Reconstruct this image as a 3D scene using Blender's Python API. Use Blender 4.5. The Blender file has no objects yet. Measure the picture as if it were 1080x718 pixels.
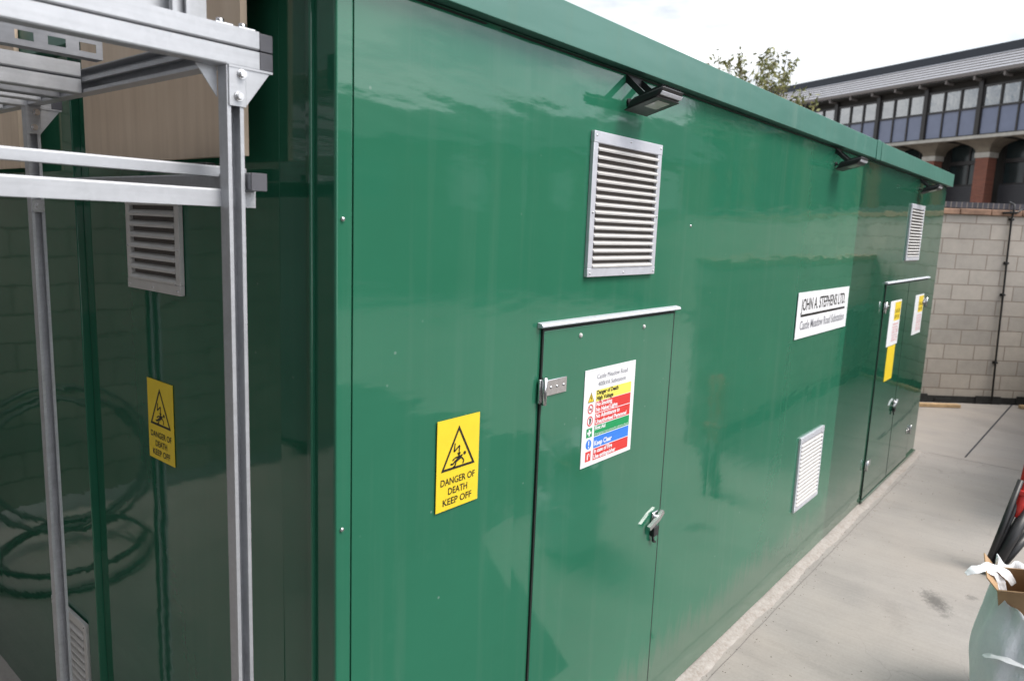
import bpy, bmesh, math, random
from mathutils import Vector, Matrix
random.seed(7)
S = bpy.context.scene
COL = S.collection
R = math.radians

# ------------------------------------------------------------------ helpers
class MB:
    """collects shapes in one bmesh; fn maps local coordinates to object space"""
    def __init__(self, fn=None):
        self.bm = bmesh.new(); self.fn = fn or (lambda u, v, w: (u, v, w)); self.mi = 0; self.sm = False
    def v(self, p): return self.bm.verts.new(self.fn(*p))
    def f(self, vs):
        try:
            fc = self.bm.faces.new(vs); fc.material_index = self.mi; fc.smooth = self.sm; return fc
        except ValueError: return None
    def quad(self, *ps): return self.f([self.v(p) for p in ps])
    def box(self, a, b, bev=0.0):
        x0, x1 = sorted((a[0], b[0])); y0, y1 = sorted((a[1], b[1])); z0, z1 = sorted((a[2], b[2]))
        q = [self.v(p) for p in ((x0,y0,z0),(x1,y0,z0),(x1,y1,z0),(x0,y1,z0),(x0,y0,z1),(x1,y0,z1),(x1,y1,z1),(x0,y1,z1))]
        fs = [self.f([q[i] for i in s]) for s in ((3,2,1,0),(4,5,6,7),(0,1,5,4),(1,2,6,5),(2,3,7,6),(3,0,4,7))]
        if bev:
            es = list({e for f in fs for e in f.edges})
            r = bmesh.ops.bevel(self.bm, geom=es, offset=bev, segments=2, affect='EDGES', profile=.5)
            for f in r['faces']: f.material_index = self.mi; f.smooth = True
        return q
    def prism(self, poly, h0, h1, axis=2):
        """extrude a 2-D polygon between h0 and h1 along an axis"""
        def P(p, h):
            if axis == 2: return (p[0], p[1], h)
            if axis == 1: return (p[0], h, p[1])
            return (h, p[0], p[1])
        a = [self.v(P(p, h0)) for p in poly]; b = [self.v(P(p, h1)) for p in poly]
        n = len(poly)
        self.f(a[::-1]); self.f(b)
        for i in range(n): self.f([a[i], a[(i+1) % n], b[(i+1) % n], b[i]])
    def sweep(self, pts, prof, up=(0,0,1), caps=True):
        """sweep a closed 2-D profile (a across, b along 'up') along a straight or bent path"""
        pts = [Vector(p) for p in pts]; up = Vector(up); rings = []
        for i, p in enumerate(pts):
            d = (pts[min(i+1, len(pts)-1)] - pts[max(i-1, 0)]).normalized()
            a = d.cross(up)
            a = a.normalized() if a.length > 1e-6 else d.orthogonal().normalized()
            b = a.cross(d).normalized()
            rings.append([self.v(tuple(p + a*q[0] + b*q[1])) for q in prof])
        n = len(prof)
        for r0, r1 in zip(rings, rings[1:]):
            for i in range(n): self.f([r0[i], r0[(i+1) % n], r1[(i+1) % n], r1[i]])
        if caps: self.f(rings[0][::-1]); self.f(rings[-1])
    def tube(self, pts, r, n=10, caps=True, r1=None):
        pts = [Vector(p) for p in pts]; rings = []; prev = None
        for i, p in enumerate(pts):
            d = (pts[min(i+1, len(pts)-1)] - pts[max(i-1, 0)]).normalized()
            a = d.orthogonal().normalized() if prev is None else (prev - d*prev.dot(d)).normalized()
            prev = a; b = d.cross(a)
            rr = r if r1 is None else r + (r1-r)*i/(len(pts)-1)
            rings.append([self.v(tuple(p + (a*math.cos(t) + b*math.sin(t))*rr)) for t in [2*math.pi*k/n for k in range(n)]])
        s = self.sm; self.sm = True
        for r0, r1_ in zip(rings, rings[1:]):
            for i in range(n): self.f([r0[i], r0[(i+1) % n], r1_[(i+1) % n], r1_[i]])
        self.sm = s
        if caps: self.f(rings[0][::-1]); self.f(rings[-1])
    def build(self, name, mats, parent=None, loc=None, rot=None, recalc=True):
        if recalc: bmesh.ops.recalc_face_normals(self.bm, faces=self.bm.faces)
        me = bpy.data.meshes.new(name); self.bm.to_mesh(me); self.bm.free()
        for m in (mats if isinstance(mats, (list, tuple)) else [mats]): me.materials.append(m)
        o = bpy.data.objects.new(name, me); COL.objects.link(o)
        if parent: o.parent = parent
        if loc is not None: o.location = loc
        if rot is not None: o.rotation_euler = rot
        return o

def tag(o, label=None, cat=None, group=None, kind=None):
    for k, val in (('label', label), ('category', cat), ('group', group), ('kind', kind)):
        if val: o[k] = val
    return o
def empty(name, loc, rot=(0,0,0), label=None, cat=None, group=None):
    o = bpy.data.objects.new(name, None); COL.objects.link(o); o.empty_display_size = .1
    o.location = loc; o.rotation_euler = rot
    return tag(o, label, cat, group)
def copy_tree(o, parent=None):
    c = o.copy(); COL.objects.link(c)
    if parent: c.parent = parent
    for ch in [x for x in bpy.data.objects if x.parent == o]: copy_tree(ch, c)
    return c
def text_mesh(mb, s, x, y, size, z, align='LEFT', width=None, bold=0.0):
    """writes s into mb (flat, local x right / y up) at height z"""
    cu = bpy.data.curves.new('lettering', 'FONT'); cu.body = s; cu.size = size; cu.align_x = align; cu.offset = bold
    cu.resolution_u = 3
    o = bpy.data.objects.new('lettering', cu); COL.objects.link(o)
    bpy.context.view_layer.update()
    me = bpy.data.meshes.new_from_object(o.evaluated_get(bpy.context.evaluated_depsgraph_get()))
    xs = [v.co.x for v in me.vertices]; sx = 1.0
    if width and xs: sx = width / max(1e-6, max(xs) - min(xs))
    vs = [mb.v((x + v.co.x*sx, y + v.co.y, z)) for v in me.vertices]
    for p in me.polygons: mb.f([vs[i] for i in p.vertices])
    bpy.data.objects.remove(o); bpy.data.curves.remove(cu); bpy.data.meshes.remove(me)

# ------------------------------------------------------------------ materials
def newmat(name):
    m = bpy.data.materials.new(name); m.use_nodes = True
    nt = m.node_tree; b = nt.nodes['Principled BSDF']
    return m, nt, b
def N(nt, t, **kw):
    n = nt.nodes.new(t)
    for k, val in kw.items():
        if k in n.inputs: n.inputs[k].default_value = val
        else: setattr(n, k, val)
    return n
def ramp(nt, fac, stops):
    r = nt.nodes.new('ShaderNodeValToRGB'); e = r.color_ramp.elements
    while len(e) < len(stops): e.new(.5)
    for q, (p, c) in zip(e, stops):
        q.position = p; q.color = (*c, 1) if len(c) == 3 else c
    nt.links.new(fac, r.inputs[0]); return r.outputs[0]
def coords(nt, scale=(1,1,1), obj=True):
    tc = nt.nodes.new('ShaderNodeTexCoord'); mp = nt.nodes.new('ShaderNodeMapping'); mp.inputs['Scale'].default_value = scale
    nt.links.new(tc.outputs['Object'], mp.inputs[0]); return mp.outputs[0]
def noise(nt, vec, scale, detail=4, rough=.55, out='Fac'):
    n = N(nt, 'ShaderNodeTexNoise', Scale=scale, Detail=detail, Roughness=rough); nt.links.new(vec, n.inputs['Vector']); return n.outputs[out]
def mix(nt, fac, a, b, mode='MIX'):
    m = nt.nodes.new('ShaderNodeMix'); m.data_type = 'RGBA'; m.blend_type = mode
    for s, val in ((0, fac), (6, a), (7, b)):
        if hasattr(val, 'is_linked') or isinstance(val, bpy.types.NodeSocket): nt.links.new(val, m.inputs[s])
        elif s == 0: m.inputs[0].default_value = val
        else: m.inputs[s].default_value = (*val, 1)
    return m.outputs[2]
def math_(nt, op, a, b=None, c=None):
    m = nt.nodes.new('ShaderNodeMath'); m.operation = op
    for i, val in enumerate((a, b, c)):
        if val is None: continue
        if isinstance(val, bpy.types.NodeSocket): nt.links.new(val, m.inputs[i])
        else: m.inputs[i].default_value = val
    return m.outputs[0]
def bump(nt, b, h, strength, dist=.01, prev=None):
    n = N(nt, 'ShaderNodeBump', Strength=strength, Distance=dist); nt.links.new(h, n.inputs['Height'])
    if prev is not None: nt.links.new(prev, n.inputs['Normal'])
    nt.links.new(n.outputs[0], b.inputs['Normal']); return n.outputs[0]
def plain(name, col, rough=.5, metal=0.0, var=.12, scale=18, bumps=0.0, spec=.5):
    m, nt, b = newmat(name); v = coords(nt)
    n = noise(nt, v, scale)
    c = ramp(nt, n, [(.3, tuple(x*(1-var) for x in col)), (.7, tuple(min(1, x*(1+var)) for x in col))])
    nt.links.new(c, b.inputs['Base Color'])
    b.inputs['Roughness'].default_value = rough; b.inputs['Metallic'].default_value = metal
    b.inputs['Specular IOR Level'].default_value = spec
    if bumps: bump(nt, b, noise(nt, v, scale*3), bumps)
    return m

def green_paint(name, col, rough=.06, wav=.036, dirt=.18, ior=1.52):
    """glossy gel-coat green with faint run marks, dust and a slightly rippled surface"""
    m, nt, b = newmat(name)
    v = coords(nt)
    streak = noise(nt, coords(nt, (9, 9, .35)), 1.6, 5, .6)
    cloud = noise(nt, v, 1.1, 5, .6)
    c1 = ramp(nt, cloud, [(.3, tuple(x*.93 for x in col)), (.7, tuple(x*1.06 for x in col))])
    dust = math_(nt, 'MULTIPLY', ramp(nt, streak, [(.52, (0,0,0)), (.8, (1,1,1))]), dirt)
    c2 = mix(nt, dust, c1, (.13, .21, .16))
    scuff = noise(nt, coords(nt, (2.2, 2.2, 1.3)), 1.5, 8, .72)
    sc = math_(nt, 'MULTIPLY', ramp(nt, scuff, [(.60, (0,0,0)), (.74, (1,1,1))]), dirt*.45)
    c3 = mix(nt, sc, c2, (.16, .26, .21))
    tcz = nt.nodes.new('ShaderNodeTexCoord'); sz = nt.nodes.new('ShaderNodeSeparateXYZ'); nt.links.new(tcz.outputs['Object'], sz.inputs[0])
    low = math_(nt, 'ADD', sz.outputs[2], math_(nt, 'MULTIPLY', noise(nt, coords(nt, (6, 6, .8)), 2.0, 6, .7), -.5))
    splash = math_(nt, 'MULTIPLY', ramp(nt, low, [(.0, (1,1,1)), (.16, (0,0,0))]), dirt*2.2)
    c3 = mix(nt, splash, c3, (.17, .165, .14))
    speck = N(nt, 'ShaderNodeTexVoronoi', Scale=11); nt.links.new(v, speck.inputs['Vector'])
    c3 = mix(nt, math_(nt, 'MULTIPLY', ramp(nt, speck.outputs['Distance'], [(.03, (1,1,1)), (.06, (0,0,0))]), math_(nt, 'MULTIPLY', ramp(nt, noise(nt, v, 1.7, 2), [(.5, (0,0,0)), (.6, (1,1,1))]), dirt*3)), c3, (.24, .32, .28))
    nt.links.new(c3, b.inputs['Base Color'])
    rr = math_(nt, 'MULTIPLY_ADD', math_(nt, 'ADD', dust, sc), .5, rough)
    nt.links.new(rr, b.inputs['Roughness'])
    b.inputs['IOR'].default_value = ior
    h1 = noise(nt, coords(nt, (1.0, 1.0, 4.0)), 2.2, 2, .5)
    h2 = noise(nt, coords(nt, (1.0, 1.0, 2.2)), 14, 2, .5)
    p = bump(nt, b, h1, wav, .05)
    bump(nt, b, h2, wav*.4, .012, p)
    return m
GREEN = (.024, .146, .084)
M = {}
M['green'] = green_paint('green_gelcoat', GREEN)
M['green_end_shaded'] = green_paint('green_gelcoat_end_shaded', tuple(x*.75 for x in GREEN), .05, .022, .06, 1.58)  # same paint, base darkened to put the end face's shade into its colour
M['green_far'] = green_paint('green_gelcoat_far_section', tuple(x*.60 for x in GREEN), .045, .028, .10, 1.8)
M['green_matt'] = green_paint('green_trim_paint', (.06, .185, .145), .36, .06, .3)
M['gap'] = plain('dark_joint', (.006, .012, .009), .8)
M['dark'] = plain('dark_void', (.012, .012, .013), .8)
M['rubber'] = plain('black_rubber', (.012, .012, .013), .45)
M['black_plastic'] = plain('black_plastic', (.016, .016, .018), .38)
M['white_paint'] = plain('white_sign_face', (.80, .80, .82), .35, var=.03)
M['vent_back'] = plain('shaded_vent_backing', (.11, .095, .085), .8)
M['white_slat'] = plain('pale_aluminium_slat', (.56, .545, .53), .42, var=.05)
M['alu'] = plain('aluminium_frame', (.60, .61, .66), .40, .35, .06, 30)
M['chrome'] = plain('bright_steel', (.62, .62, .63), .22, 1.0, .1, 60)
M['yellow'] = plain('sign_yellow', (.82, .60, .03), .35, var=.04)
M['yellow_pale'] = plain('sign_pale_yellow', (.85, .74, .12), .35, var=.03)
M['ink'] = plain('sign_black_ink', (.018, .016, .014), .4)
M['grey_ink'] = plain('sign_grey_ink', (.22, .22, .25), .4)
M['red'] = plain('sign_red', (.66, .035, .03), .35, var=.04)
M['sgreen'] = plain('sign_green', (.0, .29, .09), .35, var=.04)
M['blue'] = plain('sign_blue', (.03, .20, .72), .35, var=.04)
M['glass_led'] = plain('floodlight_glass', (.42, .38, .36), .12, var=.05)
M['board_end'] = plain('grey_plastic_cap', (.10, .10, .115), .6)
M['card'] = plain('brown_cardboard', (.42, .27, .15), .8, var=.08)
M['paper'] = plain('white_carton', (.78, .78, .80), .55, var=.03)
M['red_plastic'] = plain('red_plastic', (.55, .03, .025), .35)
M['timber'] = plain('raw_timber', (.50, .34, .19), .8, var=.2, scale=9)

def galv(name, base, rough, metal=.85):
    m, nt, b = newmat(name)
    v = coords(nt)
    vo = N(nt, 'ShaderNodeTexVoronoi', Scale=90); nt.links.new(v, vo.inputs['Vector'])
    n = noise(nt, v, 14, 5)
    f = mix(nt, .17, n, vo.outputs['Color'])
    st = noise(nt, coords(nt, (3, 60, 60)), 1.4, 3)
    f2 = mix(nt, .4, f, st)
    c = ramp(nt, f2, [(.25, tuple(x*.80 for x in base)), (.75, tuple(min(1, x*1.12) for x in base))])
    nt.links.new(c, b.inputs['Base Color']); b.inputs['Metallic'].default_value = metal
    r = math_(nt, 'MULTIPLY_ADD', n, .25, rough); nt.links.new(r, b.inputs['Roughness'])
    bump(nt, b, n, .05, .004)
    return m
M['galv'] = galv('galvanised_steel', (.50, .51, .535), .34, .50)
M['galv_dark'] = galv('weathered_galvanised_steel', (.38, .39, .42), .34)

def plywood():
    m, nt, b = newmat('plywood_face')
    g = noise(nt, coords(nt, (12, 12, .9)), 2.0, 6, .6)
    k = noise(nt, coords(nt), 2.4, 4)
    c = ramp(nt, mix(nt, .4, g, k), [(.3, (.56, .43, .32)), (.55, (.68, .54, .41)), (.75, (.74, .61, .48))])
    nt.links.new(c, b.inputs['Base Color']); b.inputs['Roughness'].default_value = .7
    bump(nt, b, g, .08, .003); return m
M['ply'] = plywood()

def concrete():
    m, nt, b = newmat('brushed_concrete')
    v = coords(nt)
    big = noise(nt, v, .55, 5, .6); mid = noise(nt, v, 3.5, 6, .65); fine = noise(nt, v, 60, 4, .7)
    brush = noise(nt, coords(nt, (34, 1.1, 1)), 1.0, 4, .6)
    band = noise(nt, coords(nt, (2.6, .35, 1)), 1.0, 4, .6)
    f = mix(nt, .45, big, mid); f = mix(nt, .28, f, band); f = mix(nt, .22, f, brush); f = mix(nt, .20, f, fine)
    c = ramp(nt, f, [(.30, (.215, .200, .190)), (.50, (.325, .300, .280)), (.70, (.42, .385, .355))])
    warm = noise(nt, v, .9, 3); c = mix(nt, math_(nt, 'MULTIPLY', ramp(nt, warm, [(.45, (0,0,0)), (.75, (1,1,1))]), .3), c, (.43, .36, .30))
    # dark drips and a dropped-mortar stain
    sx = nt.nodes.new('ShaderNodeSeparateXYZ'); nt.links.new(v, sx.inputs[0])
    def spot(x, y, rx, ry, ang=0.0):
        ca, sa = math.cos(ang), math.sin(ang)
        dx = math_(nt, 'SUBTRACT', sx.outputs[0], x); dy = math_(nt, 'SUBTRACT', sx.outputs[1], y)
        a = math_(nt, 'ADD', math_(nt, 'MULTIPLY', dx, ca/rx), math_(nt, 'MULTIPLY', dy, sa/rx))
        bb = math_(nt, 'ADD', math_(nt, 'MULTIPLY', dx, -sa/ry), math_(nt, 'MULTIPLY', dy, ca/ry))
        d = math_(nt, 'SQRT', math_(nt, 'ADD', math_(nt, 'MULTIPLY', a, a), math_(nt, 'MULTIPLY', bb, bb)))
        return ramp(nt, math_(nt, 'ADD', d, math_(nt, 'MULTIPLY_ADD', noise(nt, v, 30, 7, .78), 2.0, -1.0)), [(.25, (1,1,1)), (.85, (0,0,0))])
    tot = math_(nt, 'MULTIPLY', spot(5.22, .64, .22, .10, .5), .75)
    for s, k in (((4.85, .80, .30, .10, .4), .16), ((5.45, .47, .06, .05), .45), ((5.05, .56, .05, .04), .4), ((7.6, .35, .5, .1, 1.2), .2), ((3.9, .9, .5, .06, 1.3), .12), ((11.0, .9, .8, .3, 1.0), .22)):
        tot = math_(nt, 'MAXIMUM', tot, math_(nt, 'MULTIPLY', spot(*s), k))
    c = mix(nt, tot, c, (.07, .065, .06))
    # pinholes, grit and faint hairline crazing
    vo = N(nt, 'ShaderNodeTexVoronoi', Scale=26); nt.links.new(v, vo.inputs['Vector'])
    c = mix(nt, math_(nt, 'MULTIPLY', ramp(nt, vo.outputs['Distance'], [(.05, (1,1,1)), (.12, (0,0,0))]), math_(nt, 'MULTIPLY', ramp(nt, noise(nt, v, 3, 3), [(.5, (0,0,0)), (.7, (1,1,1))]), .55)), c, (.11, .10, .095))
    vc = N(nt, 'ShaderNodeTexVoronoi', Scale=1.1); vc.feature = 'DISTANCE_TO_EDGE'
    wv_ = nt.nodes.new('ShaderNodeVectorMath'); wv_.operation = 'MULTIPLY_ADD'; nw = N(nt, 'ShaderNodeTexNoise', Scale=4.0, Detail=5); nt.links.new(v, nw.inputs['Vector'])
    nt.links.new(nw.outputs['Color'], wv_.inputs[0]); wv_.inputs[1].default_value = (.35, .35, 0); nt.links.new(v, wv_.inputs[2]); nt.links.new(wv_.outputs[0], vc.inputs['Vector'])
    c = mix(nt, math_(nt, 'MULTIPLY', ramp(nt, vc.outputs['Distance'], [(.0, (1,1,1)), (.006, (0,0,0))]), math_(nt, 'MULTIPLY', ramp(nt, noise(nt, v, .8, 2), [(.5, (0,0,0)), (.62, (1,1,1))]), .35)), c, (.12, .11, .10))
    damp = noise(nt, coords(nt, (.8, .5, 1)), 1.3, 6, .65)
    c = mix(nt, math_(nt, 'MULTIPLY', ramp(nt, damp, [(.52, (0,0,0)), (.68, (1,1,1))]), .22), c, (.16, .15, .145))
    nt.links.new(c, b.inputs['Base Color'])
    rr = math_(nt, 'MULTIPLY_ADD', mid, .3, .5); nt.links.new(rr, b.inputs['Roughness'])
    p = bump(nt, b, brush, .16, .004); bump(nt, b, fine, .12, .003, p)
    return m
M['concrete'] = concrete()
M['bounce_cut_ground'] = plain('added_dark_ground', (.055, .055, .056), .85, var=.3, scale=40, bumps=.3)
def haunch():
    m, nt, b = newmat('mortar_haunch')
    v = coords(nt); f = mix(nt, .5, noise(nt, v, 9, 6, .7), noise(nt, v, 55, 4, .7))
    c = ramp(nt, f, [(.32, (.24, .20, .17)), (.5, (.345, .315, .29)), (.68, (.44, .41, .385))])
    nt.links.new(c, b.inputs['Base Color']); b.inputs['Roughness'].default_value = .9
    bump(nt, b, f, .6, .012); return m
M['haunch'] = haunch()
M['haunch_dark'] = plain('grit_crumbs', (.16, .13, .11), .9, var=.5, scale=60)

def blockwork(name, a, c2, mortar, bw=.44, rh=.2155, mo=.010):
    m, nt, b = newmat(name)
    tc = nt.nodes.new('ShaderNodeTexCoord'); sp = nt.nodes.new('ShaderNodeSeparateXYZ'); cb = nt.nodes.new('ShaderNodeCombineXYZ')
    nt.links.new(tc.outputs['Object'], sp.inputs[0]); nt.links.new(sp.outputs[0], cb.inputs[0]); nt.links.new(sp.outputs[2], cb.inputs[1])
    # crooked joints
    wob = N(nt, 'ShaderNodeTexNoise', Scale=3.0, Detail=2); nt.links.new(tc.outputs['Object'], wob.inputs['Vector'])
    off = nt.nodes.new('ShaderNodeVectorMath'); off.operation = 'MULTIPLY_ADD'
    nt.links.new(wob.outputs['Color'], off.inputs[0]); off.inputs[1].default_value = (.012, .012, 0); nt.links.new(cb.outputs[0], off.inputs[2])
    br = nt.nodes.new('ShaderNodeTexBrick'); nt.links.new(off.outputs[0], br.inputs['Vector'])
    for k, val in (('Scale', 1.0), ('Mortar Size', mo), ('Mortar Smooth', .25), ('Brick Width', bw), ('Row Height', rh), ('Bias', 0.0)): br.inputs[k].default_value = val
    br.inputs['Color1'].default_value = (*a, 1); br.inputs['Color2'].default_value = (*c2, 1); br.inputs['Mortar'].default_value = (*mortar, 1)
    n = noise(nt, tc.outputs['Object'], 7, 6, .7); n2 = noise(nt, tc.outputs['Object'], 1.2, 4, .6)
    sh = ramp(nt, mix(nt, .5, n, n2), [(.3, (.78, .77, .76)), (.7, (1.12, 1.1, 1.08))])
    c = mix(nt, 1.0, br.outputs['Color'], sh, 'MULTIPLY')
    nt.links.new(c, b.inputs['Base Color']); b.inputs['Roughness'].default_value = .9
    h = math_(nt, 'MULTIPLY_ADD', n, .3, math_(nt, 'SUBTRACT', 1.0, br.outputs['Fac']))
    bump(nt, b, h, .5, .008); return m
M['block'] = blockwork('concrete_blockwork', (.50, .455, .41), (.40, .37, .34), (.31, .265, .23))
M['block_dim'] = blockwork('darkened_blockwork', (.12, .115, .10), (.10, .095, .085), (.06, .055, .045))  # block tones darkened to put a dimmer reflection into the end face
M['brick'] = blockwork('red_brickwork', (.25, .085, .055), (.19, .06, .04), (.18, .14, .115), .225, .075, .008)
M['soldier'] = blockwork('blue_soldier_bricks', (.085, .085, .105), (.06, .06, .075), (.19, .17, .16), .075, .5, .010)
M['coping'] = plain('sandy_tile_coping', (.29, .175, .12), .8, var=.4, scale=5, bumps=.3)
M['membrane'] = plain('black_membrane', (.02, .02, .02), .7, var=.4)
M['pale_conc'] = plain('pale_concrete_trim', (.40, .385, .35), .8, var=.15, scale=3)
M['tan_conc'] = plain('buff_concrete_capital', (.18, .155, .12), .85, var=.2, scale=2)
M['bronze'] = plain('dark_bronze_frame', (.022, .020, .020), .4, var=.2)
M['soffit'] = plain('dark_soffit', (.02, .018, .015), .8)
M['gutter'] = plain('grey_gutter', (.17, .155, .15), .6)
M['felt'] = plain('dark_ridge_cladding', (.022, .027, .037), .6, var=.2)
M['louvre_dk'] = plain('dark_grey_louvre', (.045, .047, .056), .45)
M['spandrel'] = plain('blue_grey_spandrel_glass', (.16, .185, .27), .12, var=.06, scale=2)
M['render'] = plain('light_blocker_grey', (.17, .175, .18), .9, var=.2, scale=1)
M['stucco'] = plain('grey_render', (.10, .092, .082), .9, var=.2, scale=1)
def window_glass():
    m, nt, b = newmat('office_window_glass')
    n = noise(nt, coords(nt), .5, 3)
    nt.links.new(ramp(nt, n, [(.4, (.012, .014, .017)), (.65, (.05, .055, .06))]), b.inputs['Base Color'])
    b.inputs['Roughness'].default_value = .03; b.inputs['Specular IOR Level'].default_value = .9; b.inputs['IOR'].default_value = 2.5
    bump(nt, b, noise(nt, coords(nt), .9, 3), .25, .12)
    return m
M['glass'] = window_glass()
M['glass_dim'] = plain('shaded_teal_glass', (.022, .032, .034), .15, var=.4, scale=.8)
def roof_tiles():
    m, nt, b = newmat('pale_slate_roof')
    v = coords(nt); n = noise(nt, v, 6, 4); n2 = noise(nt, coords(nt, (.6, 5, 5)), 2, 3)
    c = ramp(nt, mix(nt, .5, n, n2), [(.3, (.36, .37, .41)), (.7, (.50, .51, .55))])
    nt.links.new(c, b.inputs['Base Color']); b.inputs['Roughness'].default_value = .5; return m
M['slate'] = roof_tiles()
def leafmat(name, a, c):
    m, nt, b = newmat(name)
    g = N(nt, 'ShaderNodeNewGeometry')
    nt.links.new(ramp(nt, g.outputs['Random Per Island'], [(0, a), (1, c)]), b.inputs['Base Color'])
    b.inputs['Roughness'].default_value = .55
    try: b.inputs['Transmission Weight'].default_value = 0
    except Exception: pass
    return m
M['leaf'] = leafmat('spring_leaves', (.10, .12, .03), (.26, .25, .085))
M['leaf_dark'] = leafmat('hedge_leaves', (.02, .045, .015), (.06, .09, .03))
M['bark'] = plain('bark', (.10, .08, .06), .9, var=.3)
def poly_bag():
    m, nt, b = newmat('cloudy_polythene')
    n = noise(nt, coords(nt), 7, 5, .6)
    nt.links.new(ramp(nt, n, [(.3, (.74, .77, .82)), (.7, (.86, .88, .92))]), b.inputs['Base Color'])
    b.inputs['Roughness'].default_value = .5; b.inputs['Specular IOR Level'].default_value = .2; b.inputs['Subsurface Weight'].default_value = .5
    b.inputs['Subsurface Radius'].default_value = (.08, .08, .08)
    bump(nt, b, noise(nt, coords(nt, (1.6, 1.6, .6)), 8, 7, .7), .6, .03); return m
M['poly'] = poly_bag()
M['white_poly'] = plain('white_plastic_strap', (.82, .83, .86), .35, var=.03)

# ------------------------------------------------------------------ camera
CAM = Vector((0, 0, 2.3))
Fw = Vector((.76380791, .62657235, -.15493406)); Rt = Vector((.63845868, -.76867079, .03893225)); Up = Vector((.09469942, .12865575, .98715739))
cam = bpy.data.cameras.new('camera'); co = bpy.data.objects.new('camera', cam); COL.objects.link(co); S.camera = co
co.matrix_world = Matrix(((Rt.x, Up.x, -Fw.x, 0), (Rt.y, Up.y, -Fw.y, 0), (Rt.z, Up.z, -Fw.z, 2.3), (0, 0, 0, 1)))
cam.sensor_fit = 'HORIZONTAL'; cam.sensor_width = 36; cam.lens = 36*770.2/1080
cam.clip_start = .05; cam.clip_end = 2000
cam.dof.use_dof = True; cam.dof.focus_distance = 2.75; cam.dof.aperture_fstop = 3.5

# ------------------------------------------------------------------ world and sun
SUN_EL, SUN_AZ = R(56), R(-72)          # azimuth measured from +X towards +Y
w = bpy.data.worlds.new('World'); S.world = w; w.use_nodes = True
nt = w.node_tree; bg = nt.nodes['Background']
sky = nt.nodes.new('ShaderNodeTexSky'); sky.sky_type = 'NISHITA'; sky.sun_disc = False
sky.sun_elevation = SUN_EL; sky.sun_rotation = math.pi/2 - SUN_AZ
sky.air_density = 1.0; sky.dust_density = 3.0; sky.altitude = 20
tc = nt.nodes.new('ShaderNodeTexCoord')
cl = N(nt, 'ShaderNodeTexNoise', Scale=2.1, Detail=7, Roughness=.6); mp = nt.nodes.new('ShaderNodeMapping'); mp.inputs['Scale'].default_value = (1, 1, 3.2); mp.inputs['Location'].default_value = (.3, .1, .4)
nt.links.new(tc.outputs['Generated'], mp.inputs[0]); nt.links.new(mp.outputs[0], cl.inputs['Vector'])
cov = ramp(nt, cl.outputs['Fac'], [(.36, (.18, .18, .18)), (.58, (1, 1, 1))])
ssc = nt.nodes.new('ShaderNodeVectorMath'); ssc.operation = 'SCALE'; nt.links.new(sky.outputs[0], ssc.inputs[0]); ssc.inputs['Scale'].default_value = .62
skc = mix(nt, cov, ssc.outputs[0], (7.9, 8.1, 8.3))
# thin bright cloud on the sun's side of the sky
dv = nt.nodes.new('ShaderNodeVectorMath'); dv.operation = 'DOT_PRODUCT'; nt.links.new(tc.outputs['Generated'], dv.inputs[0]); dv.inputs[1].default_value = (math.cos(SUN_AZ+.25)*.93, math.sin(SUN_AZ+.25)*.93, .37)
gl = math_(nt, 'MULTIPLY_ADD', math_(nt, 'POWER', math_(nt, 'MAXIMUM', dv.outputs['Value'], 0.0), 2.0), 1.5, 1.0)
vm = nt.nodes.new('ShaderNodeVectorMath'); vm.operation = 'SCALE'; nt.links.new(skc, vm.inputs[0]); nt.links.new(gl, vm.inputs['Scale'])
nt.links.new(vm.outputs[0], bg.inputs[0]); bg.inputs[1].default_value = .085
sl = bpy.data.lights.new('sun', 'SUN'); sl.energy = 1.4; sl.angle = R(24); sl.color = (1, .95, .88)
so = bpy.data.objects.new('sun', sl); COL.objects.link(so)
sd = Vector((math.cos(SUN_EL)*math.cos(SUN_AZ), math.cos(SUN_EL)*math.sin(SUN_AZ), math.sin(SUN_EL)))
so.rotation_euler = sd.to_track_quat('Z', 'Y').to_euler(); so.location = sd*60
S.view_settings.view_transform = 'Standard'; S.view_settings.look = 'None'; S.view_settings.gamma = 1; S.view_settings.exposure = .96

# ------------------------------------------------------------------ ground
def sstep(a, b, x):
    t = max(0, min(1, (x-a)/(b-a))); return t*t*(3-2*t)
def gz(x, y): return -.17*sstep(1.3, 2.6, y)*(1-sstep(1.2, 2.6, x))
g = MB(); g.sm = True
gx = [-60, -20, -8, -4, -2, -1, 0, .6, 1.0, 1.2, 1.5, 1.8, 2.1, 2.6, 4, 8, 14, 30, 150]; gy = [-80, -20, -5, 0, 1.0, 1.3, 1.5, 1.75, 2.0, 2.3, 2.6, 3.2, 5, 9, 20, 120]
gr = [[g.v((x, y, gz(x, y))) for x in gx] for y in gy]
for a, b in zip(gr, gr[1:]):
    for i in range(len(gx)-1): g.f([a[i], a[i+1], b[i+1], b[i]])
tag(g.build('yard_ground', M['concrete']), kind='structure')
g = MB()
for x0, x1, y0, y1 in ((9.25, 13.3, .93, .945), (10.15, 10.165, -3.0, .93)): pass
g.quad((9.12,1.020,.004), (9.12,1.036,.004), (13.0,.955,.004), (13.0,.935,.004))
g.quad((9.135,-6,.004), (9.141,-6,.004), (9.001,1.36,.004), (8.995,1.36,.004))
tag(g.build('ground_joint', M['felt']), kind='structure')
g = MB()
for i in range(60):
    xa, xb = 1.2+i*.12, 1.2+i*.12+.118; d0, d1 = .002*math.sin(i*1.7), .002*math.sin((i+1)*1.7)
    g.quad((xa, 1.374+d0, .004), (xb, 1.374+d1, .004), (xb, 1.377+d1, .004), (xa, 1.377+d0, .004))
tag(g.build('ground_crack', M['gutter']), kind='structure')
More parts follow.
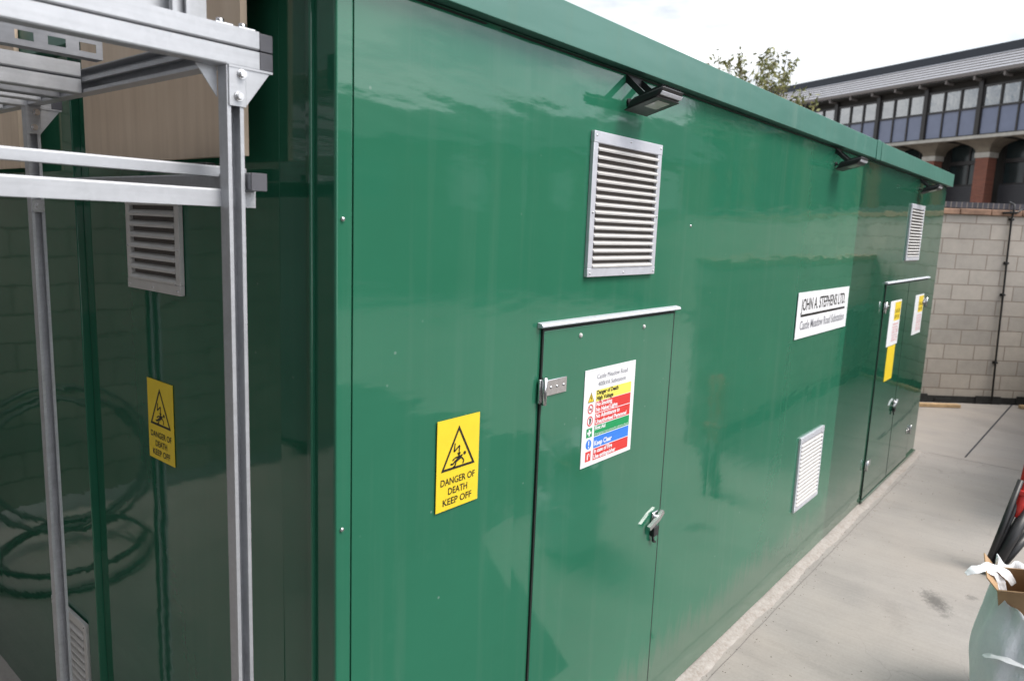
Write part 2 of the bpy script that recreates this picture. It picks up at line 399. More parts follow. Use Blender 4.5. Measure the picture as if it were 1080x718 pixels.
g = MB(); g.f([g.v(p) for p in ((-4,-60,.004), (6.2,-60,.004), (6.2,-.9,.004), (3.9,-.4,.004), (3.0,.95,.004), (-4,.95,.004))]); tag(g.build('bounce_cut_ground', M['bounce_cut_ground']), kind='structure')  # unseen dark ground added to cut light bounced onto the kiosk
# mortar haunch along the foot of the kiosk
g = MB(); g.sm = True
xs = [1.0 + i*.06 for i in range(134)]; rows = []
for x in xs:
    wv = .003*math.sin(x*5.1) + .003*math.sin(x*13.7+1) + .002*math.sin(x*41)
    rows.append([g.v(p) for p in ((x, 1.50, .026+wv), (x, 1.472+wv, .020), (x, 1.445+wv, .011), (x, 1.415+wv*1.6, .003), (x, 1.41+wv*1.6, -.01))])
for a, b in zip(rows, rows[1:]):
    for i in range(4): g.f([a[i], b[i], b[i+1], a[i+1]])
tag(g.build('mortar_kerb', M['haunch']), kind='structure')

# loose grit gathered along the kiosk foot
random.seed(5); g = MB()
for i in range(420):
    x = random.uniform(3.1, 9.0); y = 1.41 - abs(random.gauss(0, .05)) if i % 3 else random.uniform(.2, 1.35); r_ = random.uniform(.0015, .0045)
    vs = [g.v((x+r_*math.cos(a)*random.uniform(.7,1.2), y+r_*math.sin(a)*random.uniform(.7,1.2), .0005)) for a in (0, 1.26, 2.5, 3.77, 5.03)]; t_ = g.v((x, y, r_*.9))
    for k in range(5): g.f([vs[k], vs[(k+1) % 5], t_])
tag(g.build('grit', M['haunch_dark']), kind='stuff')
# ------------------------------------------------------------------ the kiosk
KX, KY = 1.113, 1.483
L = 8.81 - KX; DEP = 4.3
kiosk = empty('substation_kiosk', (KX, KY, 0), label='long glossy dark green substation kiosk with louvred vents and access doors', cat='substation kiosk')
LF = lambda u, v, w: (u, -w, v)           # long face: u along, v up, w outwards
EF = lambda t, v, w: (-w, t, v)           # end face: t away from the corner, v up, w outwards
HT = 2.872
def wall_strip(name, fn, u0, u1, v0, v1, w0, w1, bow, mat, n=24, ph=0.0):
    mb = MB(fn); mb.sm = True; rows = []
    for j in range(n+1):
        v = v0 + (v1-v0)*j/n; d = bow*math.sin(math.pi*j/n) + .0012*math.sin(v*3.1+ph)
        rows.append([mb.v((u0 + (u1-u0)*i/4, v, w0 + (w1-w0)*i/4 + d + (u1-u0)*.0014*math.sin(math.pi*i/4))) for i in range(5)])
    for a, b in zip(rows, rows[1:]):
        for i in range(4): mb.f([a[i], a[i+1], b[i+1], b[i]])
    # returns at both sides so that the sheet has thickness
    mb.sm = False
    for i in (0, 4):
        for a, b in zip(rows, rows[1:]):
            p, q = a[i].co.copy(), b[i].co.copy(); off = Vector(fn(0,0,-.03)) - Vector(fn(0,0,0))
            vs = [mb.bm.verts.new(x) for x in (p, q, q+off, p+off)]; mb.f(vs)
    return mb.build(name, mat, kiosk)
cuts = [.052, .57, .735, .955, 1.10, 1.62, 2.30, 3.05, 3.80, 4.52, 5.62, 6.6, L]
ws = [0, .0035, .0015, .0025, .0005, .0005, .0005, .0015, .0005, .0015, .0005, .0005, .0005]
for i, (a, b) in enumerate(zip(cuts, cuts[1:])):
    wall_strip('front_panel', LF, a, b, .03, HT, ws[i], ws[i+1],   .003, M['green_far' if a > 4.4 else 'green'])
mb = MB(LF); mb.box((0, .02, -.03), (.049, HT, .002), .004); mb.build('corner_post', M['green'], kiosk)
mb = MB(LF); mb.box((.048, .03, -.04), (.053, HT, -.004)); mb.build('panel_joint', M['gap'], kiosk)
# end face
wall_strip('end_panel', EF, .252, 1.55, -.17, HT, -.010, -.010, .003, M['green_end_shaded'], ph=.4)
wall_strip('end_panel', EF, .135, .254, -.17, HT, -.018, -.009, .001, M['green_end_shaded'], ph=2)
wall_strip('end_panel', EF, 1.68, 2.9, -.17, HT, -.010, -.010, .003, M['green_end_shaded'], ph=3)
wall_strip('end_panel', EF, 2.9, DEP, -.17, HT, -.010, -.010, .003, M['green_end_shaded'], ph=5)
mb = MB(EF); mb.box((.002, .02, -.04), (.09, HT, .001), .004); mb.box((.085, .02, -.04), (.098, HT, .012), .004); mb.box((.098, .02, -.04), (.14, HT, -.012)); mb.build('corner_trim', M['green_end_shaded'], kiosk)
mb = MB(EF); mb.box((1.555, -.17, -.04), (1.615, HT, .020), .004); mb.box((1.617, -.17, -.04), (1.675, HT, .012), .004); mb.build('cover_strip', M['green_end_shaded'], kiosk)
# back and far end, roof
mb = MB(); mb.box((.03, DEP-.05, .03), (L-.03, DEP, HT)); mb.build('back_wall', M['green'], kiosk)
mb = MB(); mb.box((L-.03, .0, .03), (L, DEP-.06, HT)); mb.build('far_end_wall', M['green'], kiosk)
mb = MB(); mb.box((-.045, -.042, HT+.004), (L+.05, DEP+.04, HT+.115), .006)
mb.build('roof', M['green_matt'], kiosk)
mb = MB(LF); mb.box((-.04, HT+.001, .0425), (L+.045, HT+.127, .049), .002); mb.build('fascia', M['green_matt'], kiosk)
mb = MB(LF); mb.box((4.63, HT-.004, .046), (4.72, HT+.131, .055), .003); mb.box((4.765, HT-.002, .046), (4.80, HT+.129, .0535), .002); mb.build('fascia_joint_cover', M['green_matt'], kiosk)
mb = MB(EF); mb.box((.02, HT+.001, .042), (DEP, HT+.127, .051), .002); mb.build('end_fascia', M['green_matt'], kiosk)
# dark strip painting the fascia's shadow into the gap below it
mb = MB(LF); mb.box((.05, HT-.010, -.01), (L, HT-.003, .004)); mb.build('fascia_shadow_strip', M['gap'], kiosk)
# skirting angle under the far part
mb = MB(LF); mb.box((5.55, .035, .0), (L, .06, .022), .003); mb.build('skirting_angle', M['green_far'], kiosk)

def rivet(mb, u, v, w, r=.007):
    s = mb.sm; mb.sm = True; rings = []
    for k, (rr, h) in enumerate(((r, 0), (r*.9, r*.45), (r*.45, r*.75))):
        rings.append([mb.v((u + rr*math.cos(t), v + rr*math.sin(t), w + h)) for t in [math.pi*2*i/10 for i in range(10)]])
    for a, b in zip(rings, rings[1:]):
        for i in range(10): mb.f([a[i], a[(i+1) % 10], b[(i+1) % 10], b[i]])
    mb.f(rings[-1]); mb.sm = s

def screw(par, fn, u, v, w, r, mat='chrome', name='screw'):
    m_ = MB(fn); rivet(m_, u, v, w, r); return m_.build(name, M[mat], par)
for p in ((.018, 1.497), (.018, .7), (.018, 2.3), (1.9, 2.33)): screw(kiosk, LF, *p, .004, .006)

def vent(name, fn, u0, u1, v0, v1, n, w=.003, fm='alu', label=None):
    fr = MB(fn); t = .040; d = .016
    # mitred frame
    fr.box((u0, v1-t, w), (u1, v1, w+d), .002); fr.box((u0, v0, w), (u1, v0+t*.8, w+d), .002)
    fr.box((u0, v0+t*.8, w), (u0+t*.75, v1-t, w+d-.001), .002); fr.box((u1-t*.75, v0+t*.8, w), (u1, v1-t, w+d-.001), .002)
    o = fr.build('louvre_vent', M[fm], kiosk)
    if label: o['label'] = label
    bk = MB(fn); bk.box((u0+.01, v0+.01, w), (u1-.01, v1-.01, w+.002)); bk.build('vent_back', M['vent_back'], o)
    sl_ = MB(fn); a, b = v0+t*.8, v1-t; st = (b-a)/n
    for i in range(n):
        y = a + i*st
        # each slat: a sloping blade whose lower lip stands out
        blade(sl_, u0+t*.74, u1-t*.74, y, st, w)
    sl_.build('slats', M['white_slat'], o)
    for u in (u0+.016, (u0+u1)/2, u1-.016):
        for v in (v0+.013, v1-.015): screw(o, fn, u, v, w+d, .004)
    for v in (v0 + (v1-v0)*.45,):
        for u in (u0+.014, u1-.014): screw(o, fn, u, v, w+d, .004)
    return o
def blade(mb, u0, u1, y, st, w):
    pf = [(y+st*.02, w+.0185), (y+st*.22, w+.0205), (y+st*.46, w+.0125), (y+st*.60, w+.004), (y+st*.52, w+.003), (y+st*.04, w+.014)]
    a = [mb.v((u0, p[0], p[1])) for p in pf]; b = [mb.v((u1, p[0], p[1])) for p in pf]
    mb.f(a[::-1]); mb.f(b)
    for i in range(len(pf)): mb.f([a[i], a[(i+1) % 6], b[(i+1) % 6], b[i]])
vent('v', LF, 1.082, 1.575, 2.128, 2.640, 16)
vent('v', LF, 3.715, 4.21, .475, .990, 16)
vent('v', LF, 6.135, 6.68, 2.13, 2.63, 16)
vent('v', EF, .775, 1.150, 2.040, 2.36, 7, -.004, 'white_slat')
vent('v', EF, 1.712, 2.10, .04, .545, 12, -.004, 'white_slat')

# doors
def door(u0, u1, v0, v1, w, leafs, gap=.0075, paint='green'):
    gp = MB(LF); gp.box((u0-gap, v0-gap, -.01), (u1+gap, v1+gap, w-.001))
    d = MB(LF); d.box((u0, v0, w-.012), (u1, v1, w), .0025)
    o = d.build('door', M[paint], kiosk)
    gp.build('door_seal', M['gap'], o)
    if leafs > 1:
        m2 = MB(LF); um = (u0+u1)/2; m2.box((um-.004, v0, w-.004), (um+.004, v1, w+.0015)); m2.build('meeting_joint', M['gap'], o)
    s = MB(LF); s.sm = False
    pf = [(v1+.012, -.004), (v1+.013, .024), (v1+.018, .028), (v1+.026, .022), (v1+.032, -.004)]
    a = [s.v((u0-.028, *p)) for p in pf]; b = [s.v((u1+.035, *p)) for p in pf]
    s.f(a[::-1]); s.f(b)
    for i in range(5): s.f([a[i], a[(i+1) % 5], b[(i+1) % 5], b[i]])
    s.build('drip_strip', M['alu'], o)
    return o
def hinge(o, u, v, w, side=1):
    h = MB(LF)
    h.box((u-.016, v-.042, w-.002), (u+.016, v+.042, w+.006), .002)
    h.tube([(u+.004*side, v-.048, w+.012), (u+.004*side, v+.048, w+.012)], .009)
    h.box((u+.016*side, v-.022, w-.001), (u+.145*side, v+.034, w+.005), .002)
    for q in (.05, .085, .125): rivet(h, u+q*side, v+.006, w+.004, .006)
    h.build('hinge', M['chrome'], o)
def handle(o, u, v, w):
    h = MB(LF)
    h.box((u-.022, v-.026, w), (u+.030, v+.030, w+.010), .004)
    h.tube([(u+.002, v+.004, w+.008), (u+.002, v+.004, w+.024)], .013)
    h.sweep([(u+.045, v+.022, w+.022), (u-.005, v+.002, w+.027), (u-.075, v-.024, w+.022)], [(-.010,-.008), (.010,-.008), (.009,.008), (-.009,.008)], up=(0,0,1))
    h.build('handle', M['chrome'], o)
    k = MB(LF); k.box((u-.026, v-.080, w+.002), (u+.014, v-.034, w+.024), .004); k.tube([(u-.012, v-.080, w+.012), (u-.010, v-.105, w+.014), (u+.004, v-.112, w+.015)], .006); k.build('padlock', M['black_plastic'], o)
d1 = door(.850, 1.787, .060, 1.952, .0135, 1)
hinge(d1, .846, 1.745, .0135); hinge(d1, .846, .42, .0135); handle(d1, 1.728, 1.030, .0135)
screw(d1, LF, 1.068, 1.918, .0135, .009, 'white_slat'); screw(d1, LF, 1.527, 1.913, .0135, .009, 'white_slat')
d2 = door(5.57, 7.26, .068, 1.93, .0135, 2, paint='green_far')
hinge(d2, 5.566, 1.745, .0135); hinge(d2, 5.566, .37, .0135); hinge(d2, 7.262, 1.70, .0135, -1); hinge(d2, 7.262, .37, .0135, -1); handle(d2, 6.36, .80, .0135)

# ------------------------------------------------------------------ signs
ROT_L, ROT_E = (R(90), 0, 0), (R(90), 0, R(-90))
def tri(mb, cx, cy, s, z, hole=None):
    h = s*.866
    return [(cx-s/2, cy), (cx+s/2, cy), (cx, cy+h)]
def tri_ring(mb, cx, cy, wd, ht, t, z):
    """outlined warning triangle"""
    o = [(cx-wd/2, cy), (cx+wd/2, cy), (cx, cy+ht)]
    c = (cx, cy+ht/3); k = 1-t
    i = [(c[0]+(p[0]-c[0])*k, c[1]+(p[1]-c[1])*k) for p in o]
    for a in range(3):
        b = (a+1) % 3; mb.quad((*o[a], z), (*o[b], z), (*i[b], z), (*i[a], z))
def stroke(mb, pts, t, z):
    for (x0, y0), (x1, y1) in zip(pts, pts[1:]):
        dx, dy = x1-x0, y1-y0; l = math.hypot(dx, dy); nx, ny = -dy/l*t/2, dx/l*t/2
        mb.quad((x0+nx, y0+ny, z), (x0-nx, y0-ny, z), (x1-nx, y1-ny, z), (x1+nx, y1+ny, z))
def disc(mb, x, y, r, z, n=20): mb.f([mb.v((x+r*math.cos(2*math.pi*i/n), y+r*math.sin(2*math.pi*i/n), z)) for i in range(n)])
def danger_sign(loc, rot, label):
    r = empty('danger_sign', loc, rot, label, 'warning sign', 'yellow danger of death signs')
    W, H = .184, .282
    p = MB(); p.box((-W/2, -H/2, 0), (W/2, H/2, .002)); p.build('sign_panel', M['yellow'], r)
    z = .0028; t = MB(); tri_ring(t, 0, -.018, .148, .134, .17, z); 
    # arrow-headed flash above a thrown figure
    stroke(t, [(-.016, .060+.002), (-.020, .036)], .005, z); stroke(t, [(-.020, .036), (.004, .052), (.0015, .026)], .005, z)
    t.quad((-.006, .030, z), (.010, .030, z), (.002, .016, z), (.0018, .016, z))
    t.f([t.v(q) for q in ((-.018, .006, z), (.004, .020, z), (.020, .022, z), (.012, .010, z), (-.006, .002, z))])
    disc(t, .027, .024, .006, z, 12)
    stroke(t, [(-.014, .006), (-.024, -.002), (-.034, .000)], .006, z); stroke(t, [(-.010, .004), (-.014, -.008), (-.022, -.012)], .006, z)
    stroke(t, [(.014, .012), (.024, .002), (.020, -.008)], .005, z); stroke(t, [(.004, .018), (-.014, .016), (-.026, .010)], .005, z)
    t.build('warning_symbol', M['ink'], r)
    x = MB(); text_mesh(x, 'DANGER OF', -.076, -.062, .030, z, width=.150, bold=.0004); text_mesh(x, 'DEATH', -.043, -.094, .030, z, width=.084, bold=.0004); text_mesh(x, 'KEEP OFF', -.065, -.126, .030, z, width=.126, bold=.0004)
    x.build('lettering', M['ink'], r)
    return r
danger_sign((1.560, KY-.0085, 1.584), ROT_L, 'brightly lit yellow danger sign on the long green face left of the door')
danger_sign((KX+.004, 2.455, 1.592), ROT_E, 'yellow danger sign in shade on the end face behind the steel frame')

def safety_sign(loc, label, group=None):
    r = empty('safety_sign', loc, ROT_L, label, 'safety sign', group)
    W, H = .366, .378; x0 = -W/2; z = .0028
    p = MB(); p.box((x0, -H/2, 0), (W/2, H/2, .002)); p.build('sign_panel', M['white_paint'], r)
    hd = MB(); text_mesh(hd, 'Castle Meadow Road', 0.01, .148, .026, z, 'CENTER'); text_mesh(hd, '400kVA Substation', 0.01, .118, .026, z, 'CENTER'); hd.build('heading_lettering', M['grey_ink'], r)
    rows = [('yellow_pale', .104, .060, ['Danger of Death', 'High Voltage'], 'ink'), ('red', .058, .015, ['No Smoking', 'No Naked Lights'], 'white_paint'),
            ('red', .012, -.033, ['No Admittance to', 'Unauthorised Personnel'], 'white_paint'), ('sgreen', -.036, -.077, ['First Aid', 'Emergency instructions for electric shock'], 'white_paint'),
            ('blue', -.080, -.124, ['Keep Clear'], 'white_paint'), ('red', -.127, -.172, ['In case of Fire', 'Use extinguisher'], 'white_paint')]
    xa, xb = x0+.082, W/2-.026
    for i, (c, t, b_, lines, ink) in enumerate(rows):
        q = MB(); q.quad((xa, b_, z-.0005), (xb, b_, z-.0005), (xb, t, z-.0005), (xa, t, z-.0005)); q.build('message_band', M[c], r)
        q = MB()
        n = len(lines); h = (t-b_)
        for k, s in enumerate(lines):
            sz = h*.52 if n > 1 else h*.62
            if len(s) > 24: text_mesh(q, s, xa+.004, t-h*(k+.80)/n, sz*.55, z, width=xb-xa-.012)
            else: text_mesh(q, s, xa+.004, t-h*(k+.80)/n, sz, z, bold=.0008)
        q.build('band_lettering', M[ink], r)
        cx, cy = x0+.048, (t+b_)/2; q = MB(); hh = h*.44
        if i == 0:
            q.f([q.v((cx-hh*1.1, cy-hh, z-.0005)), q.v((cx+hh*1.1, cy-hh, z-.0005)), q.v((cx, cy+hh, z-.0005))]); o = q.build('warning_icon', M['yellow'], r)
            s_ = MB(); tri_ring(s_, cx, cy-hh, hh*2.2, hh*2, .16, z); stroke(s_, [(cx+.002, cy+.008), (cx-.004, cy-.003), (cx+.004, cy-.003), (cx, cy-.013)], .003, z); s_.build('icon_mark', M['ink'], o)
        elif i in (1, 2):
            for k in range(20):
                a0, a1 = 2*math.pi*k/20, 2*math.pi*(k+1)/20
                q.quad(*[(cx+rr*math.cos(a), cy+rr*math.sin(a), z) for rr, a in ((hh, a0), (hh, a1), (hh*.76, a1), (hh*.76, a0))])
            if i == 1: stroke(q, [(cx-hh*.6, cy+hh*.6), (cx+hh*.6, cy-hh*.6)], .003, z)
            o = q.build('prohibition_icon', M['red'], r)
            s_ = MB()
            if i == 1: stroke(s_, [(cx-hh*.5, cy-.001), (cx+hh*.55, cy-.001)], .004, z-.0004)
            else: s_.f([s_.v((cx+a, cy+b, z-.0004)) for a, b in ((-.004,-.012), (.005,-.012), (.009,.003), (.004,.012), (-.006,.010), (-.003,0))])
            s_.build('icon_mark', M['ink'], o)
        elif i == 3:
            q.quad((cx-hh*1.1, cy-hh, z-.0005), (cx+hh*1.1, cy-hh, z-.0005), (cx+hh*1.1, cy+hh, z-.0005), (cx-hh*1.1, cy+hh, z-.0005)); o = q.build('first_aid_icon', M['sgreen'], r)
            s_ = MB(); stroke(s_, [(cx, cy-hh*.7), (cx, cy+hh*.7)], hh*.5, z); stroke(s_, [(cx-hh*.75, cy), (cx+hh*.75, cy)], hh*.5, z+.0002); s_.build('icon_mark', M['white_paint'], o)
        elif i == 4:
            disc(q, cx, cy, hh, z-.0005); o = q.build('mandatory_icon', M['blue'], r)
            s_ = MB(); stroke(s_, [(cx, cy-.004), (cx, cy+.014)], .006, z); disc(s_, cx, cy-.011, .0035, z, 10); s_.build('icon_mark', M['white_paint'], o)
        else:
            q.quad((cx-hh*.95, cy-hh, z-.0005), (cx+hh*.95, cy-hh, z-.0005), (cx+hh*.95, cy+hh, z-.0005), (cx-hh*.95, cy+hh, z-.0005)); o = q.build('fire_icon', M['red'], r)
            s_ = MB(); stroke(s_, [(cx-.004, cy-.013), (cx-.004, cy+.008)], .007, z); stroke(s_, [(cx-.004, cy+.008), (cx+.006, cy+.010), (cx+.009, cy-.002)], .003, z); s_.build('icon_mark', M['white_paint'], o)
    return r
YS = KY-.0142
s1 = safety_sign((2.406, YS, 1.592), 'large white safety sign with coloured bands on the near door')
def warn_sheet(loc, W, H, label):
    """white sheet: yellow panel at the upper right, red lines of print below"""
    r = empty('notice_sheet', loc, ROT_L, label, 'safety sign', 'notices on the far double doors')
    z = .0026
    p = MB(); p.box((-W/2, -H/2, 0), (W/2, H/2, .002)); p.build('sign_panel', M['white_paint'], r)
    y = MB(); y.quad((-W*.08, H*.05, z), (W*.47, H*.05, z), (W*.47, H*.46, z), (-W*.08, H*.46, z)); y.build('yellow_panel', M['yellow'], r)
    t = MB(); text_mesh(t, 'DANGER', -W*.04, H*.22, H*.12, z+.0004, width=W*.46)
    text_mesh(t, 'KEEP OUT', -W*.04, H*.10, H*.10, z+.0004, width=W*.46); t.build('lettering', M['ink'], r)
    b = MB(); 
    for k in range(7): text_mesh(b, ('ELECTRIC SHOCK', 'first aid action', 'call for help')[k % 3], -W*.12, -H*.05 - k*H*.06, H*.055, z, width=W*.52)
    b.build('small_print', M['red'], r)
    return r
warn_sheet((7.095, YS, 1.585), .40, .40, 'white notice with yellow panel on the left leaf of the far doors')
warn_sheet((8.07, YS, 1.597), .39, .39, 'white notice with yellow panel on the right leaf of the far doors')
r = empty('yellow_label', (6.975+.13, YS, 1.225), ROT_L, 'narrow plain yellow label directly below a notice on the far doors', 'warning label')
p = MB(); p.box((-.14, -.155, 0), (.14, .155, .002)); p.build('label_panel', M['yellow'], r)
r = empty('name_sign', (5.05, KY-.0085, 1.822), ROT_L, 'wide white company name sign with black lettering on the green wall', 'name sign')
p = MB(); p.box((-.535, -.144, 0), (.535, .144, .003)); p.build('sign_panel', M['white_paint'], r)
t = MB(); text_mesh(t, 'JOHN A. STEPHENS LTD.', -.465, .030, .105, .0038, width=.93, bold=.0012); t.quad((-.465, .006, .0038), (.465, .006, .0038), (.465, -.010, .0038), (-.465, -.010, .0038)); t.build('company_lettering', M['ink'], r)
t = MB(); text_mesh(t, 'Castle Meadow Road Substation', -.465, -.090, .080, .0038, width=.93, bold=.0008); t.build('place_lettering', M['grey_ink'], r)

# ------------------------------------------------------------------ floodlights
def floodlight(x, label, tilt=-32, yaw=0):
    r = empty('floodlight', (x, KY, 2.845), (0, 0, R(yaw)), label, 'floodlight', 'black floodlights under the roof edge')
    b = MB(); 
    for s in (-1, 1):
        b.sweep([(s*.052, -.002, .006), (s*.056, -.045, -.030), (s*.058, -.085, -.064)], [(-.003,-.011), (.003,-.011), (.003,.011), (-.003,.011)])
    b.box((-.055, -.008, -.010), (.055, -.002, .020), .002)
    b.build('bracket', M['black_plastic'], r)
    k = MB(); 
    for s in (-1, 1): k.tube([(s*.050, -.085, -.064), (s*.066, -.085, -.064)], .010)
    k.build('pivot_bolt', M['chrome'], r)
    ang = R(tilt); ca, sa = math.cos(ang), math.sin(ang)
    def T(u, v, w):    # u across, v along the body outwards, w lens side (down)
        y, z = v*ca - w*sa, v*sa + w*ca
        return (u, -.085 - y, -.064 - (-z))
    T = lambda u, v, w: (u, -.075 - v*ca - w*sa, -.080 + v*sa*-.45 - w*ca)
    h = MB(T); h.box((-.082, -.050, -.020), (.082, .105, .020), .008); h.box((-.060, -.066, -.036), (.060, .050, -.018), .008)
    for i in range(9): h.box((-.070+i*.0165, -.02, -.034), (-.064+i*.0165, .085, -.019))
    h.build('housing', M['black_plastic'], r)
    fr = MB(T); fr.box((-.084, -.052, .020), (.084, .107, .026), .003); fr.build('bezel', M['rubber'], r)
    e = MB(T); e.box((-.078, .1085, .002), (.078, .112, .016), .002); e.build('front_edge', M['alu'], r)
    g_ = MB(T); g_.box((-.044, .022, .0262), (.044, .086, .0275)); g_.build('lens', M['glass_led'], r)
    c = MB(); c.tube([(.0, -.062, -.058), (-.02, -.03, -.085), (-.030, -.004, -.075)], .005); c.tube([(-.030, -.010, -.075), (-.030, -.001, -.075)], .013); c.build('cable', M['rubber'], r)
    return r
floodlight(2.46, 'nearest black floodlight under the roof edge above the near vent')
floodlight(5.02, 'middle black floodlight under the roof edge, beyond the name sign')
floodlight(7.55, 'farthest black floodlight under the roof edge above the far vent')

# ------------------------------------------------------------------ strut frame
fr = empty('cable_support_frame', (.905, 1.60, 0), label='galvanised steel strut frame standing against the end of the kiosk', cat='steel frame')
FO = Vector((.905, 1.60, 0))
def C(w=.041, d=.041, t=.0026, lip=.0085, slot=.022):
    """open channel, opening towards +b"""
    hw, s = w/2, slot/2
    e = .004
    return [(-hw, -d/2+e), (-hw+e*.3, -d/2+e*.3), (-hw+e, -d/2), (hw-e, -d/2), (hw-e*.3, -d/2+e*.3), (hw, -d/2+e), (hw, d/2), (s, d/2), (s, d/2-lip), (s+t, d/2-lip), (s+t, d/2-t), (hw-t, d/2-t), (hw-t, -d/2+t), (-hw+t, -d/2+t), (-hw+t, d/2-t), (-s-t, d/2-t), (-s-t, d/2-lip), (-s, d/2-lip), (-s, d/2), (-hw, d/2)]
def strut(name, p0, p1, up, mat='galv', prof=None):
    mb = MB(); mb.sweep([tuple(Vector(p0)-FO), tuple(Vector(p1)-FO)], prof or C(), up=up); return mb.build(name, M[mat], fr)
for (x, y) in ((.922, 1.621), (.926, 2.921), (-.75, 1.621), (-.75, 2.921)):
    zg = gz(x, y)
    po = strut('post', (x, y, zg+.01), (x, y, 2.632), (0,-1,0))
    b = MB(); b.box((x-.05-FO.x, y-.05-FO.y, zg-.002), (x+.05-FO.x, y+.05-FO.y, zg+.008)); b.build('base_plate', M['galv'], po)
# front and back double beams
for y in (1.621, 2.921):
    for z in (2.6535, 2.6985): strut('beam', (-.95, y, z), (.985, y, z), (0,0,1))
    e = MB(); e.box((.986-FO.x, y-.021-FO.y, 2.635), (1.020-FO.x, y+.021-FO.y, 2.675), .002); e.box((.986-FO.x, y-.021-FO.y, 2.677), (1.020-FO.x, y+.021-FO.y, 2.717), .002); e.build('end_cap', M['board_end'], fr)
for x in (.950, -.70):
    strut('cross_beam', (x-.018, 1.645, 2.660), (x-.018, 3.42, 2.660), (-1,0,0)); strut('cross_beam', (x-.018, 1.645, 2.694), (x-.018, 2.90, 2.694), (-1,0,0), prof=C(.026))
for y, z, m_ in ((2.45, 2.703, 'galv'), (2.45, 2.656, 'galv'), (2.62, 2.657, 'galv_dark'), (2.78, 2.660, 'galv'), (3.15, 2.660, 'galv'), (3.40, 2.66, 'galv')):
    strut('shelf_rail', (-.70, y, z), (.908, y, z), (0,0,1), m_)
# rails crossing the posts
strut('rail', (-.9, 1.655, 2.3385), (.990, 1.655, 2.3385), (0,0,-1))
strut('rail', (-.9, 1.745, 2.404), (1.02, 1.745, 2.404), (0,0,-1), 'galv', C(.041, .026))
strut('side_rail', (.968, 1.585, 2.378), (.968, 3.0, 2.378), (1,0,0), 'galv_dark')
strut('side_rail', (-.80, 1.66, 2.378), (-.80, 3.0, 2.378), (1,0,0), 'galv_dark')
e = MB(); e.box((.948-FO.x, 1.581-FO.y, 2.358), (.988-FO.x, 1.584-FO.y, 2.398)); e.build('end_cap', M['board_end'], fr)
def gusset(x, y, right):
    g_ = MB(); s = 1 if right else -1
    # triangular side plate facing -y, with a flange under the beam
    x0 = x + s*.0215
    g_.prism([(x0-FO.x, 2.548), (x0-FO.x, 2.630), (x0+s*.062-FO.x, 2.630)], y-.0235-FO.y, y-.0205-FO.y, 1)
    g_.box((x-.021-FO.x, y-.026-FO.y, 2.629), (x0+s*.068-FO.x, y+.02-FO.y, 2.634))
    g_.box((x-.0205-FO.x, y-.0245-FO.y, 2.545), (x+.0205-FO.x, y-.0215-FO.y, 2.632))
    o = g_.build('gusset_bracket', M['galv'], fr)
    def bolt(bx, bz):
        b = MB(); b.tube([(bx-FO.x, y-.0245-FO.y, bz), (bx-FO.x, y-.028-FO.y, bz)], .011, 16); b.tube([(bx-FO.x, y-.028-FO.y, bz), (bx-FO.x, y-.036-FO.y, bz)], .008, 6); b.build('bolt', M['chrome'], o)
    bolt(x+.002, 2.567); bolt(x+.01, 2.617)
gusset(.926, 1.621, True); gusset(.926, 2.921, True)
g_ = MB(); g_.prism([(.900-FO.x, 2.565), (.900-FO.x, 2.632), (.850-FO.x, 2.632)], 1.640-FO.y, 1.643-FO.y, 1); g_.build('gusset_bracket', M['galv'], fr)
for x, y in ((.955, 1.621), (.90, 1.621), (.4, 1.621)):
    b = MB(); b.box((x-.02-FO.x, y-.02-FO.y, 2.7175), (x+.02-FO.x, y+.02-FO.y, 2.7215)); b.tube([(x-FO.x, y-FO.y, 2.721), (x-FO.x, y-FO.y, 2.733)], .009, 6); b.build('beam_bolt', M['chrome'], fr)
b = MB()
for z in (2.305,): b.box((.926-.019-FO.x, 2.921-.0245-FO.y, z-.022), (.926+.019-FO.x, 2.921-.0215-FO.y, z+.02)); b.tube([(.926-FO.x, 2.895-FO.y, z), (.926-FO.x, 2.886-FO.y, z)], .008, 6)
b.build('clamp_plate', M['chrome'], fr)

# cable tray standing on the frame
ty = 1.735; tr = empty('cable_tray', (.2, ty, 2.718), label='galvanised slotted cable tray panel standing on top of the steel frame', cat='cable tray')
def slotted(mb, x0, x1, y, z0, z1, n, sl, sh, ph=.5):
    """upright plate along x with a row of slots"""
    st = (x1-x0)/n; zc = z0 + (z1-z0)*ph
    mb.box((x0, y, z0), (x1, y+.002, zc-sh/2)); mb.box((x0, y, zc+sh/2), (x1, y+.002, z1))
    for i in range(n+1):
        a = max(x0, x0 + i*st - (st-sl)/2); b = min(x1, x0 + i*st + (st-sl)/2)
        if b > a: mb.box((a, y, zc-sh/2), (b, y+.002, zc+sh/2))
m = MB(); slotted(m, -1.1, .73, 0, 0.004, .235, 13, .055, .022, .74); m.box((-1.1, -.015, .235), (.73, .003, .250), .003); m.build('side_plate', M['galv'], tr)
m = MB(); m.sweep([(.650, -.030, .002), (.650, -.030, .40)], C(.041, .021), up=(0,-1,0)); m.build('upright', M['galv'], tr)
# slotted angle hung under the frame
sa_ = empty('slotted_angle', (.2, 2.2, 2.70), label='dark slotted angle iron running inside the top of the steel frame', cat='slotted angle')
m = MB(); slotted(m, -1.1, .68, 0, 0, .052, 24, .042, .022, .5); m.build('upright_flange', M['galv_dark'], sa_)
m = MB(); m.box((-1.1, .0025, 0), (.68, .045, .0025)); m.build('flat_flange', M['galv_dark'], sa_)

